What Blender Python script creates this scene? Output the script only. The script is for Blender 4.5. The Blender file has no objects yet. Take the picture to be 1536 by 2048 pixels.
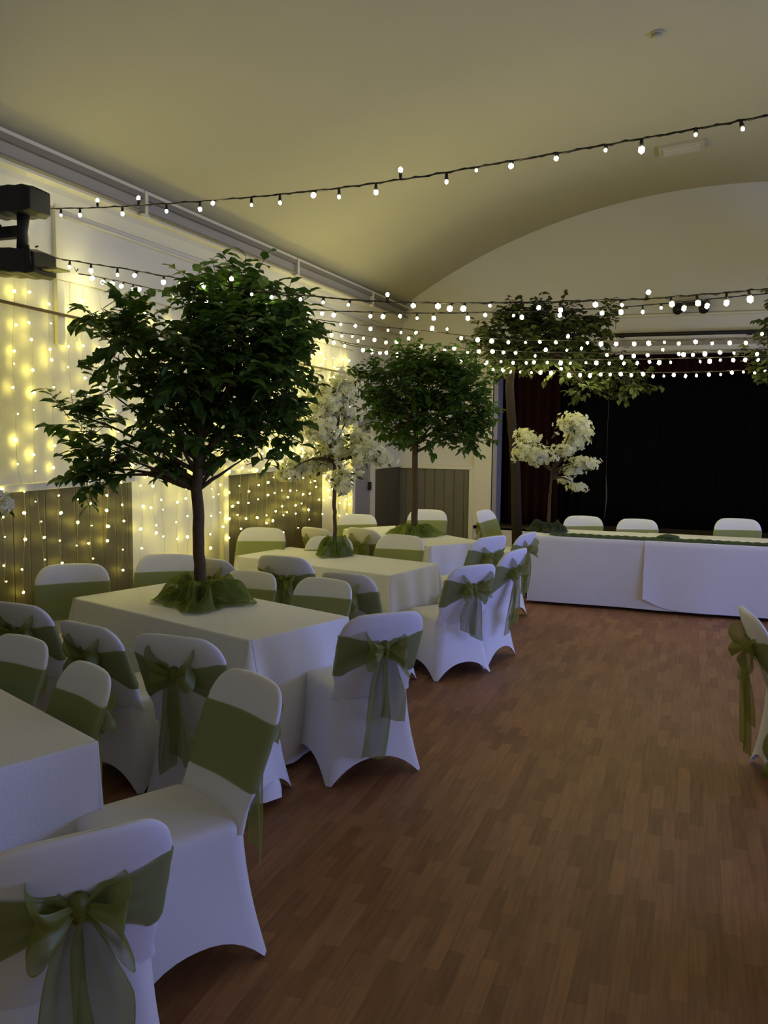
import bpy, bmesh, math, random
from mathutils import Vector, Matrix, noise
S = bpy.context.scene
COL = S.collection
PI = math.pi
# ------------------------------------------------------------------ camera
PITCH, ROLL, YAW, FPX, CAMH = 0.0966309, 0.0103283, 0.346976, 1700.0, 1.878
fw = Vector((-math.sin(YAW)*math.cos(PITCH), math.cos(YAW)*math.cos(PITCH), -math.sin(PITCH)))
rt = Vector((math.cos(YAW), math.sin(YAW), 0)); up = rt.cross(fw)
rt2 = rt*math.cos(ROLL)+up*math.sin(ROLL); up2 = -rt*math.sin(ROLL)+up*math.cos(ROLL)
cd = bpy.data.cameras.new('camera'); cam = bpy.data.objects.new('camera', cd); COL.objects.link(cam)
cam.matrix_world = Matrix(((rt2.x, up2.x, -fw.x, 0), (rt2.y, up2.y, -fw.y, 0), (rt2.z, up2.z, -fw.z, CAMH), (0, 0, 0, 1)))
cd.sensor_fit = 'VERTICAL'; cd.sensor_height = 36; cd.lens = 36*FPX/2048; cd.clip_start = .05; cd.clip_end = 60
S.camera = cam
# ------------------------------------------------------------------ world, exposure, big lights
S.view_settings.view_transform = 'Standard'; S.view_settings.look = 'None'
S.view_settings.gamma = 1; S.view_settings.exposure = 0.85; S.view_settings.use_curve_mapping = False
S.cycles.use_denoising = True
S.cycles.max_bounces = 6; S.cycles.diffuse_bounces = 4; S.cycles.transparent_max_bounces = 24
S.cycles.sample_clamp_indirect = 4
S.cycles.caustics_reflective = False; S.cycles.caustics_refractive = False
W = bpy.data.worlds.new('world'); S.world = W; W.use_nodes = True
bg = W.node_tree.nodes['Background']; bg.inputs[0].default_value = (.60, .56, .46, 1); bg.inputs[1].default_value = 0.21

def area(name, loc, rot, sx, sy, power, color):
    l = bpy.data.lights.new(name, 'AREA'); l.shape = 'RECTANGLE'; l.size = sx; l.size_y = sy
    l.energy = power; l.color = color
    o = bpy.data.objects.new(name, l); COL.objects.link(o); o.location = loc; o.rotation_euler = rot
    return o
# dusk light coming in by the windows of the right wall (the panes stand right behind each lamp)
WIN_Y = (3.8, 6.3, 8.8)
for wy in WIN_Y:
    area('window_daylight', (5.16, wy, 1.55), (0, PI/2, 0), 1.3, 1.7, 52, (.26, .35, 1.0))
BULB_COL = (1.0, .925, .49); BULB_E = 40
CURT_COL = (1.0, .86, .17); CURT_E = 27
# ------------------------------------------------------------------ helpers
def at(px, py, ax, val):
    """the photograph's measured direction (px, py) met with the plane  axis ax = val"""
    d = fw + rt2*((px-768)/FPX) - up2*((py-1024)/FPX); o = Vector((0, 0, CAMH))
    return o + d*((val-o[ax])/d[ax])

MATS = {}
def mat(name, col, rough=.7, spec=.3, metal=0, emit=None, es=0, noise_amt=0, noise_scale=8, bump=0, bump_scale=60, trans=0):
    if name in MATS: return MATS[name]
    m = bpy.data.materials.new(name); m.use_nodes = True; nt = m.node_tree; b = nt.nodes['Principled BSDF']
    b.inputs['Base Color'].default_value = (*col, 1); b.inputs['Roughness'].default_value = rough
    b.inputs['Metallic'].default_value = metal; b.inputs['Specular IOR Level'].default_value = spec
    tc = nt.nodes.new('ShaderNodeTexCoord')
    if emit:
        b.inputs['Emission Color'].default_value = (*emit, 1); b.inputs['Emission Strength'].default_value = es
    if noise_amt:
        n = nt.nodes.new('ShaderNodeTexNoise'); n.inputs['Scale'].default_value = noise_scale; n.inputs['Detail'].default_value = 4
        nt.links.new(tc.outputs['Object'], n.inputs['Vector'])
        r = nt.nodes.new('ShaderNodeMapRange'); r.inputs['To Min'].default_value = 1-noise_amt; r.inputs['To Max'].default_value = 1+noise_amt
        nt.links.new(n.outputs['Fac'], r.inputs['Value'])
        h = nt.nodes.new('ShaderNodeMix'); h.data_type = 'RGBA'; h.blend_type = 'MULTIPLY'; h.inputs['Factor'].default_value = 1
        h.inputs['A'].default_value = (*col, 1); nt.links.new(r.outputs['Result'], h.inputs['B'])
        nt.links.new(h.outputs['Result'], b.inputs['Base Color'])
    if bump:
        n2 = nt.nodes.new('ShaderNodeTexNoise'); n2.inputs['Scale'].default_value = bump_scale; n2.inputs['Detail'].default_value = 3
        nt.links.new(tc.outputs['Object'], n2.inputs['Vector'])
        bp = nt.nodes.new('ShaderNodeBump'); bp.inputs['Strength'].default_value = bump; bp.inputs['Distance'].default_value = .01
        nt.links.new(n2.outputs['Fac'], bp.inputs['Height']); nt.links.new(bp.outputs['Normal'], b.inputs['Normal'])
    if trans:
        t = nt.nodes.new('ShaderNodeBsdfTranslucent'); t.inputs['Color'].default_value = (*[min(1, c*1.5) for c in col], 1)
        mx = nt.nodes.new('ShaderNodeMixShader'); mx.inputs['Fac'].default_value = trans
        nt.links.new(b.outputs[0], mx.inputs[1]); nt.links.new(t.outputs[0], mx.inputs[2])
        nt.links.new(mx.outputs[0], nt.nodes['Material Output'].inputs['Surface'])
    MATS[name] = m; return m

def organza(name, col, opacity, hem=(.0, 1)):
    """sheer woven ribbon: transparent mix, denser at the sewn hems (uv v near 0 and 1) and in folds seen edge-on"""
    m = bpy.data.materials.new(name); m.use_nodes = True; nt = m.node_tree; nt.nodes.remove(nt.nodes['Principled BSDF'])
    N = nt.nodes.new; L = nt.links.new
    d = N('ShaderNodeBsdfDiffuse'); d.inputs['Color'].default_value = (*col, 1)
    t = N('ShaderNodeBsdfTranslucent'); t.inputs['Color'].default_value = (*[c*1.15 for c in col], 1)
    g = N('ShaderNodeBsdfGlossy'); g.inputs['Roughness'].default_value = .45; g.inputs['Color'].default_value = (.5, .55, .35, 1)
    m1 = N('ShaderNodeMixShader'); m1.inputs['Fac'].default_value = .4; L(d.outputs[0], m1.inputs[1]); L(t.outputs[0], m1.inputs[2])
    m2 = N('ShaderNodeMixShader'); m2.inputs['Fac'].default_value = .08; L(m1.outputs[0], m2.inputs[1]); L(g.outputs[0], m2.inputs[2])
    tr = N('ShaderNodeBsdfTransparent')
    uv = N('ShaderNodeTexCoord'); sx = N('ShaderNodeSeparateXYZ'); L(uv.outputs['UV'], sx.inputs[0])
    s1 = N('ShaderNodeMath'); s1.operation = 'SUBTRACT'; L(sx.outputs['Y'], s1.inputs[0]); s1.inputs[1].default_value = .5
    s2 = N('ShaderNodeMath'); s2.operation = 'ABSOLUTE'; L(s1.outputs[0], s2.inputs[0])
    s3 = N('ShaderNodeMath'); s3.operation = 'GREATER_THAN'; L(s2.outputs[0], s3.inputs[0]); s3.inputs[1].default_value = .475
    lw = N('ShaderNodeLayerWeight'); lw.inputs['Blend'].default_value = .35
    mr = N('ShaderNodeMapRange'); mr.inputs['To Min'].default_value = opacity; mr.inputs['To Max'].default_value = 1; L(lw.outputs['Facing'], mr.inputs['Value'])
    mx = N('ShaderNodeMath'); mx.operation = 'MAXIMUM'; L(mr.outputs[0], mx.inputs[0])
    s4 = N('ShaderNodeMath'); s4.operation = 'MULTIPLY'; L(s3.outputs[0], s4.inputs[0]); s4.inputs[1].default_value = .96
    L(s4.outputs[0], mx.inputs[1])
    m3 = N('ShaderNodeMixShader'); L(mx.outputs[0], m3.inputs['Fac']); L(tr.outputs[0], m3.inputs[1]); L(m2.outputs[0], m3.inputs[2])
    L(m3.outputs[0], nt.nodes['Material Output'].inputs['Surface'])
    MATS[name] = m; return m

class MB:
    def __init__(s): s.v = []; s.f = []; s.uv = []
    def grid(s, pts, closed_u=False, closed_v=False):
        """pts[i][j]: rows i (v), columns j (u)"""
        b = len(s.v); nr = len(pts); nc = len(pts[0])
        for r in pts: s.v += [tuple(p) for p in r]
        for i in range(nr if closed_v else nr-1):
            for j in range(nc if closed_u else nc-1):
                i2 = (i+1) % nr; j2 = (j+1) % nc
                s.f.append((b+i*nc+j, b+i*nc+j2, b+i2*nc+j2, b+i2*nc+j))
                u0, u1, v0, v1 = j/(nc-1), (j+1)/(nc-1), i/(nr-1), (i+1)/(nr-1)
                s.uv.append([(u0, v0), (u1, v0), (u1, v1), (u0, v1)])
        return b
    def face(s, pts):
        b = len(s.v); s.v += [tuple(p) for p in pts]; s.f.append(tuple(range(b, b+len(pts)))); s.uv.append([(.5, .5)]*len(pts))
    def box(s, a, c):
        x0, y0, z0 = a; x1, y1, z1 = c; b = len(s.v)
        s.v += [(x0, y0, z0), (x1, y0, z0), (x1, y1, z0), (x0, y1, z0), (x0, y0, z1), (x1, y0, z1), (x1, y1, z1), (x0, y1, z1)]
        for f in ((3, 2, 1, 0), (4, 5, 6, 7), (0, 1, 5, 4), (1, 2, 6, 5), (2, 3, 7, 6), (3, 0, 4, 7)):
            s.f.append(tuple(b+i for i in f)); s.uv.append([(.5, .5)]*4)
    def tube(s, pts, r, n=8, caps=True):
        pts = [Vector(p) for p in pts]; rs = r if isinstance(r, (list, tuple)) else [r]*len(pts)
        rows = []; prev = None
        for i, p in enumerate(pts):
            t = (pts[min(i+1, len(pts)-1)]-pts[max(i-1, 0)])
            if t.length < 1e-9: t = Vector((0, 0, 1))
            t.normalize()
            a = prev if prev is not None else (Vector((1, 0, 0)) if abs(t.x) < .8 else Vector((0, 1, 0)))
            a = (a - t*a.dot(t)); a.normalize(); prev = a; bb = t.cross(a)
            rows.append([p+(a*math.cos(2*PI*k/n)+bb*math.sin(2*PI*k/n))*rs[i] for k in range(n)])
        b = s.grid(rows, closed_u=True)
        if caps:
            s.f.append(tuple(b+k for k in reversed(range(n)))); s.uv.append([(.5, .5)]*n)
            e = b+(len(rows)-1)*n; s.f.append(tuple(e+k for k in range(n))); s.uv.append([(.5, .5)]*n)
    def ball(s, c, rx, ry=None, rz=None, nu=8, nv=6):
        ry = ry or rx; rz = rz or rx; c = Vector(c)
        rows = [[(c.x+rx*math.sin(PI*i/nv)*math.cos(2*PI*j/nu), c.y+ry*math.sin(PI*i/nv)*math.sin(2*PI*j/nu), c.z-rz*math.cos(PI*i/nv)) for j in range(nu)] for i in range(nv+1)]
        s.grid(rows, closed_u=True)
    def build(s, name, m, parent=None, smooth=True, auto=None, bevel=0, loc=None):
        me = bpy.data.meshes.new(name); me.from_pydata(s.v, [], s.f)
        ul = me.uv_layers.new(name='UVMap')
        k = 0
        for fi, uvs in enumerate(s.uv):
            for q in uvs: ul.data[k].uv = q; k += 1
        me.materials.append(m); me.validate()
        if smooth: me.polygons.foreach_set('use_smooth', [True]*len(me.polygons))
        o = bpy.data.objects.new(name, me); COL.objects.link(o)
        if parent is not None: o.parent = parent
        if loc is not None: o.location = loc
        if bevel:
            bv = o.modifiers.new('bevel', 'BEVEL'); bv.width = bevel; bv.segments = 2; bv.limit_method = 'ANGLE'
        return o
def tag(o, label=None, cat=None, group=None, kind=None):
    if label: o['label'] = label
    if cat: o['category'] = cat
    if group: o['group'] = group
    if kind: o['kind'] = kind
    return o
def empty(name, loc, rz=0):
    o = bpy.data.objects.new(name, None); COL.objects.link(o); o.location = loc; o.rotation_euler = (0, 0, rz); o.empty_display_size = .1
    return o
def copy_tree(o, kids, parent=None):
    c = o.copy(); COL.objects.link(c)
    if parent is not None: c.parent = parent
    for ch in kids.get(o.name, []): copy_tree(ch, kids, c)
    return c
def kids_of(root):
    d = {}
    def rec(o):
        d[o.name] = [x for x in COL.objects if x.parent == o]
        for x in d[o.name]: rec(x)
    rec(root); return d

# ------------------------------------------------------------------ materials
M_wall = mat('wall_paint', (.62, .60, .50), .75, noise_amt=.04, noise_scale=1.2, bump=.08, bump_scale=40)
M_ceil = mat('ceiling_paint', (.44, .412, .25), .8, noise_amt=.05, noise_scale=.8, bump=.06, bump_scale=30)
M_trim = mat('trim_paint', (.66, .63, .47), .5)
M_rail = mat('grey_track', (.20, .18, .14), .5)
M_dark = mat('dark_metal', (.018, .016, .013), .5, noise_amt=.2)
M_cloth = mat('white_tablecloth', (.74, .74, .76), .85, spec=.15, bump=.25, bump_scale=120, noise_amt=.02, noise_scale=5)
M_spandex = mat('white_spandex', (.72, .72, .74), .7, spec=.25, bump=.10, bump_scale=14)
M_org = organza('olive_organza', (.31, .35, .12), .74)
M_org2 = organza('olive_organza_bow', (.25, .265, .05), .68)
M_tulle = organza('green_tulle', (.15, .20, .03), .55)
M_wire = mat('black_cable', (.02, .018, .012), .6)
M_clear = mat('clear_wire', (.45, .42, .15), .4)
M_bulb = mat('white_bulb_glow', (1, 1, .9), .4, emit=BULB_COL, es=BULB_E)
M_cbulb = mat('yellow_bulb_glow', (1, 1, .7), .4, emit=CURT_COL, es=CURT_E)
M_bark_shaded = mat('shaded_bark', (.022, .014, .008), .9, noise_amt=.5, noise_scale=30, bump=.6, bump_scale=50)  # tall stage trees: their backlit shade is put into the bark colour
M_bark = mat('bark', (.075, .050, .022), .85, noise_amt=.5, noise_scale=30, bump=.6, bump_scale=50)
M_leafA = mat('ficus_leaf', (.050, .105, .014), .45, spec=.4, noise_amt=.45, noise_scale=6, trans=.3)
M_leafS = mat('olive_leaf', (.060, .075, .018), .6, spec=.2, noise_amt=.4, noise_scale=5, trans=.3)
M_bloss = mat('cream_blossom', (.72, .72, .48), .8, spec=.1, noise_amt=.15, noise_scale=30, trans=.35)
M_black = mat('black_drape', (.0018, .0016, .0014), .9, spec=.1)
M_red = mat('dark_red_curtain', (.014, .0022, .0015), .85, spec=.1, noise_amt=.3, noise_scale=3)
M_glass = mat('dusk_pane', (.1, .12, .2), .1, emit=(.30, .36, 1.0), es=.6)

def board_mat(name, col, ax, pitch=.16):
    m = mat(name, col, .55, noise_amt=.12, noise_scale=4); nt = m.node_tree
    b = nt.nodes['Principled BSDF']; tc = nt.nodes.new('ShaderNodeTexCoord'); sp = nt.nodes.new('ShaderNodeSeparateXYZ')
    nt.links.new(tc.outputs['Object'], sp.inputs[0])
    mo = nt.nodes.new('ShaderNodeMath'); mo.operation = 'PINGPONG'; mo.inputs[1].default_value = pitch/2
    nt.links.new(sp.outputs[ax], mo.inputs[0])
    mr = nt.nodes.new('ShaderNodeMapRange'); mr.inputs['From Min'].default_value = 0; mr.inputs['From Max'].default_value = .008
    nt.links.new(mo.outputs[0], mr.inputs['Value'])
    bp = nt.nodes.new('ShaderNodeBump'); bp.inputs['Distance'].default_value = .012; bp.inputs['Strength'].default_value = 1
    nt.links.new(mr.outputs[0], bp.inputs['Height']); nt.links.new(bp.outputs['Normal'], b.inputs['Normal'])
    return m
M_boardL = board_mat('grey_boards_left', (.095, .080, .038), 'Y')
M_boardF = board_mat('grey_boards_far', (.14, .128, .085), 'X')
M_door = mat('grey_door', (.26, .25, .24), .5)

def floor_mat():
    m = bpy.data.materials.new('laminate_planks'); m.use_nodes = True; nt = m.node_tree; N = nt.nodes.new; L = nt.links.new
    b = nt.nodes['Principled BSDF']; b.inputs['Roughness'].default_value = .5; b.inputs['Specular IOR Level'].default_value = .25
    tc = N('ShaderNodeTexCoord'); mp = N('ShaderNodeMapping'); mp.inputs['Rotation'].default_value = (0, 0, PI/2)
    L(tc.outputs['Object'], mp.inputs[0])
    br = N('ShaderNodeTexBrick'); br.offset = .43; br.offset_frequency = 2; br.squash = 1
    br.inputs['Scale'].default_value = 1; br.inputs['Brick Width'].default_value = .30; br.inputs['Row Height'].default_value = .063
    br.inputs['Mortar Size'].default_value = .0009; br.inputs['Mortar Smooth'].default_value = .3; br.inputs['Bias'].default_value = 0
    br.inputs['Color1'].default_value = (.205, .090, .033, 1); br.inputs['Color2'].default_value = (.31, .146, .058, 1)
    br.inputs['Mortar'].default_value = (.15, .076, .032, 1)
    L(mp.outputs[0], br.inputs['Vector'])
    m2 = N('ShaderNodeMapping'); m2.inputs['Scale'].default_value = (60, 4, 1); L(tc.outputs['Object'], m2.inputs[0])
    gr = N('ShaderNodeTexNoise'); gr.inputs['Scale'].default_value = 1; gr.inputs['Detail'].default_value = 5; L(m2.outputs[0], gr.inputs['Vector'])
    r = N('ShaderNodeMapRange'); r.inputs['From Min'].default_value = .3; r.inputs['From Max'].default_value = .7
    r.inputs['To Min'].default_value = .80; r.inputs['To Max'].default_value = 1.15; L(gr.outputs['Fac'], r.inputs['Value'])
    mx = N('ShaderNodeMix'); mx.data_type = 'RGBA'; mx.blend_type = 'MULTIPLY'; mx.inputs['Factor'].default_value = 1
    L(br.outputs['Color'], mx.inputs['A']); L(r.outputs[0], mx.inputs['B']); L(mx.outputs['Result'], b.inputs['Base Color'])
    return m
M_floor = floor_mat()

# ------------------------------------------------------------------ room
XL, XR, YB, YF = -4.45, 5.25, -1.5, 13.0
XC = .40; HW = 4.85; ZS = 3.80; RISE = 1.50; RAD = (HW*HW+RISE*RISE)/(2*RISE)
def vault(x): return ZS+RISE-RAD+math.sqrt(RAD*RAD-(x-XC)**2)
def struct(mb, name, m, **k):
    o = mb.build(name, m, smooth=k.pop('smooth', False), **k); o['kind'] = 'structure'; return o
b = MB(); b.box((XL-.1, YB, -.1), (XR+.1, YF+.1, 0)); struct(b, 'floor', M_floor)
b = MB(); b.box((XL-.15, YB, 0), (XL, YF+.1, ZS+.02)); struct(b, 'wall_left', M_wall)
b = MB()
ys = [YB]
for wy in WIN_Y: ys += [wy-.9, wy+.9]
ys.append(YF+.1)
b.box((XR, YB, 0), (XR+.15, YF+.1, .85)); b.box((XR, YB, 2.25), (XR+.15, YF+.1, ZS+.02))
for i in range(0, len(ys), 2): b.box((XR, ys[i], .85), (XR+.15, ys[i+1], 2.25))
struct(b, 'wall_right', M_wall)
for i, wy in enumerate(WIN_Y):
    b = MB(); b.box((XR+.10, wy-.9, .85), (XR+.12, wy+.9, 2.25)); w = struct(b, 'window_%d' % (i+1), M_glass)
    f = MB()
    for (y0, y1, z0, z1) in ((wy-.9, wy+.9, .85, .91), (wy-.9, wy+.9, 2.19, 2.25), (wy-.9, wy-.84, .85, 2.25), (wy+.84, wy+.9, .85, 2.25), (wy-.02, wy+.02, .85, 2.25)):
        f.box((XR+.04, y0, z0), (XR+.1, y1, z1))
    f.build('window_frame', M_trim, w, smooth=False)
# vaulted ceiling
b = MB(); rows = []
for t, dz in ((0, 0),):
    for yy in (YB, YF+.1):
        rows.append([(XC-HW-.1+(2*HW+.2)*i/64, yy, vault(min(max(XC-HW-.1+(2*HW+.2)*i/64, XC-HW), XC+HW))) for i in range(65)])
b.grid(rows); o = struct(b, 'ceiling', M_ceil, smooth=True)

# far wall with stage opening x -2.9..3.7, z .4..3.0
OX0, OX1, OZ0, OZ1 = -2.90, 3.70, .40, 3.00
b = MB(); y0, y1 = YF, YF+.15
b.box((XL, y0, 0), (OX0, y1, OZ1)); b.box((OX1, y0, 0), (XR, y1, OZ1)); b.box((OX0, y0, 0), (OX1, y1, OZ0-.03))
top = [(XC-HW+2*HW*i/40, vault(XC-HW+2*HW*i/40)) for i in range(41)]
for i in range(40):
    (xa, za), (xb, zb) = top[i], top[i+1]
    b.face([(xa, y0, OZ1), (xb, y0, OZ1), (xb, y0, zb+.02), (xa, y0, za+.02)])
b.box((XL, y0, OZ1-.001), (XR, y0+.001, OZ1))
struct(b, 'wall_far', M_wall)
b = MB(); b.box((OX0-.4, YF, OZ0-.06), (OX1+.4, YF+2.2, OZ0)); struct(b, 'floor_stage', mat('stage_boards', (.05, .035, .02), .6))
b = MB(); b.box((OX0-.6, YF+2.1, 0), (OX1+.6, YF+2.2, 3.9)); struct(b, 'wall_stage_back', M_black)
b = MB(); b.box((OX0-.6, YF+.15, 0), (OX0-.5, YF+2.2, 3.9)); b.box((OX1+.5, YF+.15, 0), (OX1+.6, YF+2.2, 3.9)); struct(b, 'wall_stage_side', M_black)
b = MB(); b.box((OX0-.6, YF+.15, 3.8), (OX1+.6, YF+2.2, 3.9)); struct(b, 'ceiling_stage', M_black)
# proscenium returns and mouldings
b = MB(); b.box((OX0-.30, YF-.05, OZ0), (OX0-.005, YF, OZ1)); struct(b, 'trim_1', M_trim)
b = MB(); b.box((OX0-.02, YF-.05, OZ0), (OX0+.06, YF+.3, OZ1)); struct(b, 'trim_2', mat('grey_return', (.30, .29, .33), .6))
b = MB(); b.box((OX0-.3, YF-.05, 3.53), (OX1+.3, YF, 3.56)); struct(b, 'trim_3', M_trim)
b = MB(); b.box((OX0-.1, YF-.04, 3.12), (OX1+.1, YF, 3.20)); b.box((OX0-.1, YF-.05, 3.00), (OX1+.1, YF, 3.04)); struct(b, 'trim_4', mat('header_strip', (.30, .26, .20), .6))
b = MB(); b.box((XL, YF-.03, OZ0-.07), (OX0, YF, OZ0-.04)); 
# left wall track and cornice
b = MB(); prof = [(0, 3.80), (.16, 3.80), (.17, 3.765), (.13, 3.76), (.13, 3.74), (.10, 3.73), (.09, 3.63), (.12, 3.62), (.12, 3.60), (.05, 3.59), (.05, 3.55), (.02, 3.46), (0, 3.46)]
b.grid([[(XL+x, yy, z) for x, z in prof] for yy in (YB, YF)]); struct(b, 'trim_5', M_trim)
t = empty('curtain_track', (XL+.12, 0, 3.68)); tag(t, 'long dull grey curtain track running high along the left wall under the vault', 'track')
b = MB(); b.box((0, YB, .045), (.05, 12.85, .09)); b.box((0, YB, -.06), (.05, 12.85, -.045)); b.build('rail', M_rail, t, smooth=False)
b = MB(); b.box((-.01, YB, -.045), (.015, 12.85, .045)); b.build('back_channel', mat('pale_channel', (.36, .33, .26), .5), t, smooth=False)
for yy in (4.2, 6.05, 8.9, 11.3):
    b = MB(); b.box((.0, yy-.02, -.07), (.06, yy+.02, .11)); b.box((.02, yy-.05, -.10), (.05, yy+.05, -.07)); b.build('bracket', M_trim, t, smooth=False, bevel=.004)
# pale trunking and pipe on left wall
b = MB(); b.box((XL, 5.14, 2.48), (XL+.035, 5.22, 3.48)); struct(b, 'trim_6', M_trim, bevel=.004)
b = MB(); b.tube([(XL+.02, 5.2, 3.42), (XL+.02, 9, 3.40), (XL+.02, 12.9, 3.36)], .014); tag(b.build('pipe', M_trim), 'thin cream pipe running along the left wall below the cornice', 'pipe')
b = MB(); b.tube([(XL+.05, 2.5, 2.76), (XL+.05, 5.75, 2.68), (XL+.05, 10.9, 2.62)], .012); tag(b.build('hanging_rail', mat('brown_rail', (.10, .075, .04), .6)), 'thin brown rail crossing the lit left wall behind the light curtain', 'rail')
# dados on left wall
def dado(name, y0, y1, z, rail=True):
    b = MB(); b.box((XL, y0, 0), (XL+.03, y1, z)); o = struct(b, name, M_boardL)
    b = MB(); b.box((XL, y0-.02, z), (XL+.06, y1+.02, z+.055)); b.build('dado_rail', M_trim, o, smooth=False, bevel=.006)
    return o
Yd1 = at(258, 1000, 0, XL).y; Yp = at(442, 1000, 0, XL).y; Yd2 = at(640, 1000, 0, XL).y
o = dado('wainscot_1', YB, Yd1, 1.42); o.name = 'wall_left_panelling'
o = dado('wainscot_2', Yp+.08, Yd2, 1.40); o.name = 'wall_left_panelling_mid'
o = dado('wainscot_3', 11.85, YF, 1.29); o.name = 'wall_left_panelling_end'
b = MB(); b.box((XL, Yp-.04, 0), (XL+.05, Yp+.07, 1.56)); struct(b, 'trim_7', M_trim, bevel=.005)
b = MB(); b.box((XL, Yd2+.5, 0), (XL+.03, Yd2+.56, 1.2)); struct(b, 'trim_8', M_trim)
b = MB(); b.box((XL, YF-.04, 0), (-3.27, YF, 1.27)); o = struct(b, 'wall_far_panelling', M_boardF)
b = MB(); b.box((XL, YF-.07, 1.27), (-3.20, YF, 1.33)); b.box((-3.27, YF-.06, 0), (-3.20, YF, 1.27)); b.build('dado_rail', M_trim, o, smooth=False)
# grey door on the left wall
b = MB(); b.box((XL, 10.93, 0), (XL+.035, 11.60, 2.03)); o = struct(b, 'door_1', M_door)
b = MB(); b.box((XL, 11.60, 0), (XL+.07, 11.72, 2.10)); b.box((XL, 10.83, 0), (XL+.07, 10.93, 2.10)); b.box((XL, 10.83, 2.03), (XL+.07, 11.72, 2.12)); b.build('door_frame', M_trim, o, smooth=False)
b = MB(); b.box((XL+.03, 11.50, 1.0), (XL+.07, 11.56, 1.12)); b.tube([(XL+.08, 11.53, 1.05), (XL+.08, 11.42, 1.05)], .01); b.build('door_handle', M_dark, o, smooth=False)

# ------------------------------------------------------------------ stage curtains
def drape(x0, x1, z0, z1, y, amp, wl, m, name, seed):
    random.seed(seed); n = int((x1-x0)/wl*8); rows = []
    ph = [random.uniform(0, 6) for _ in range(3)]
    for i in range(9):
        z = z1+(z0-z1)*i/8; k = .6+.4*i/8
        rows.append([(x0+(x1-x0)*j/n, y+amp*k*(math.sin(2*PI*j/8+ph[0]+.5*math.sin(j*.13+ph[1]))+.3*math.sin(j*.37+ph[2])), z) for j in range(n+1)])
    b = MB(); b.grid(rows); o = b.build(name, m); s = o.modifiers.new('s', 'SOLIDIFY'); s.thickness = .01; return o
tag(drape(-2.80, -1.95, .42, 3.25, 13.35, .05, .14, M_red, 'stage_curtain', 1), 'dark red stage curtain gathered at the left side of the stage', 'curtain')
tag(drape(-1.98, 1.0, .42, 3.35, 13.75, .03, .2, M_black, 'black_backdrop', 2), 'left black backdrop cloth closing the dark stage', 'backdrop')
tag(drape(.9, 3.9, .42, 3.35, 13.85, .03, .2, M_black, 'black_backdrop', 3), 'right black backdrop cloth closing the dark stage', 'backdrop')
tag(drape(-2.85, 3.75, 2.72, 3.2, 13.22, .03, .12, M_red, 'stage_valance', 4), 'short dark red valance hanging under the top of the stage opening', 'valance')
p0 = at(1212, 950, 1, 13.62); p1 = at(1209, 1035, 1, 13.62)
b = MB(); b.tube([(p0.x, 13.62, 3.3), (p0.x, 13.62, p0.z)], .0025, 5); b.tube([p0, ((p0.x+p1.x)/2+.02, 13.62, (p0.z+p1.z)/2), p1], [.004, .011, .006], 6)  # solid pale strip in place of a thin sliver of light
tag(b.build('light_sliver', mat('sliver_tone', (.12, .11, .09), .6)), 'solid stand-in for a thin pale cord hanging against the black stage backdrop', 'sliver')
a0 = at(1222, 671, 1, 12.85); a1 = at(1516, 666, 1, 12.85)
t = empty('lighting_bar', (0, 12.85, a0.z)); tag(t, 'long black lighting bar across the top of the stage opening', 'bar')
b = MB(); b.tube([(a0.x, 0, 0), (a1.x+.3, 0, 0)], .028, 10); b.build('bar', M_dark, t)
for x in (a0.x+.15, a1.x-.1):
    b = MB(); b.box((x-.03, 0, -.03), (x+.03, .15, .03)); b.build('bracket', M_dark, t, smooth=False)
# twin spot fixture on far wall
pA = at(1382, 606, 1, 12.8)
t = empty('twin_spotlight', tuple(pA)); tag(t, 'small dark twin spotlight fixed on the far wall above the stage', 'spotlight')
b = MB(); b.box((-.24, .0, -.02), (.24, .16, .03)); b.build('mount_plate', M_dark, t, smooth=False, bevel=.005)
for s in (-1, 1):
    b = MB(); b.tube([(s*.16, .1, -.03), (s*.17, -.1, -.10)], [.06, .07], 10); b.build('lamp_head', M_dark, t)
# ceiling bits
pv = at(1363, 292, 1, 8.2)
def on_vault(px, py):
    lo, hi = 1.5, 12.9
    for _ in range(40):
        mid = (lo+hi)/2; p = at(px, py, 1, mid)
        x = min(max(p.x, XC-HW), XC+HW)
        if p.z > vault(x): hi = mid
        else: lo = mid
    return at(px, py, 1, lo)
q = on_vault(1363, 292); sl = math.atan2(vault(q.x+.01)-vault(q.x-.01), .02)
t = empty('ceiling_vent', (q.x, q.y, vault(q.x))); t.rotation_euler = (0, -sl, 0); tag(t, 'cream rectangular vent box fixed on the vaulted ceiling', 'vent')
b = MB(); b.box((-.26, -.17, -.05), (.26, .17, .01)); b.build('frame', M_ceil, t, smooth=False, bevel=.012)
b = MB(); b.box((-.21, -.12, -.058), (.21, .12, -.048)); b.build('grille', mat('vent_grille', (.50, .47, .34), .5), t, smooth=False, bevel=.004)
q = on_vault(1313, 66)
t = empty('smoke_detector', (q.x, q.y, vault(q.x))); tag(t, 'small round cream smoke detector on the ceiling near the top right', 'detector')
b = MB(); b.tube([(0, 0, .01), (0, 0, -.015)], [.065, .062], 16); b.build('base', M_ceil, t)
b = MB(); b.tube([(0, 0, -.015), (0, 0, -.04), (0, 0, -.05)], [.05, .042, .02], 16); b.build('sensor_dome', M_ceil, t)

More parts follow.
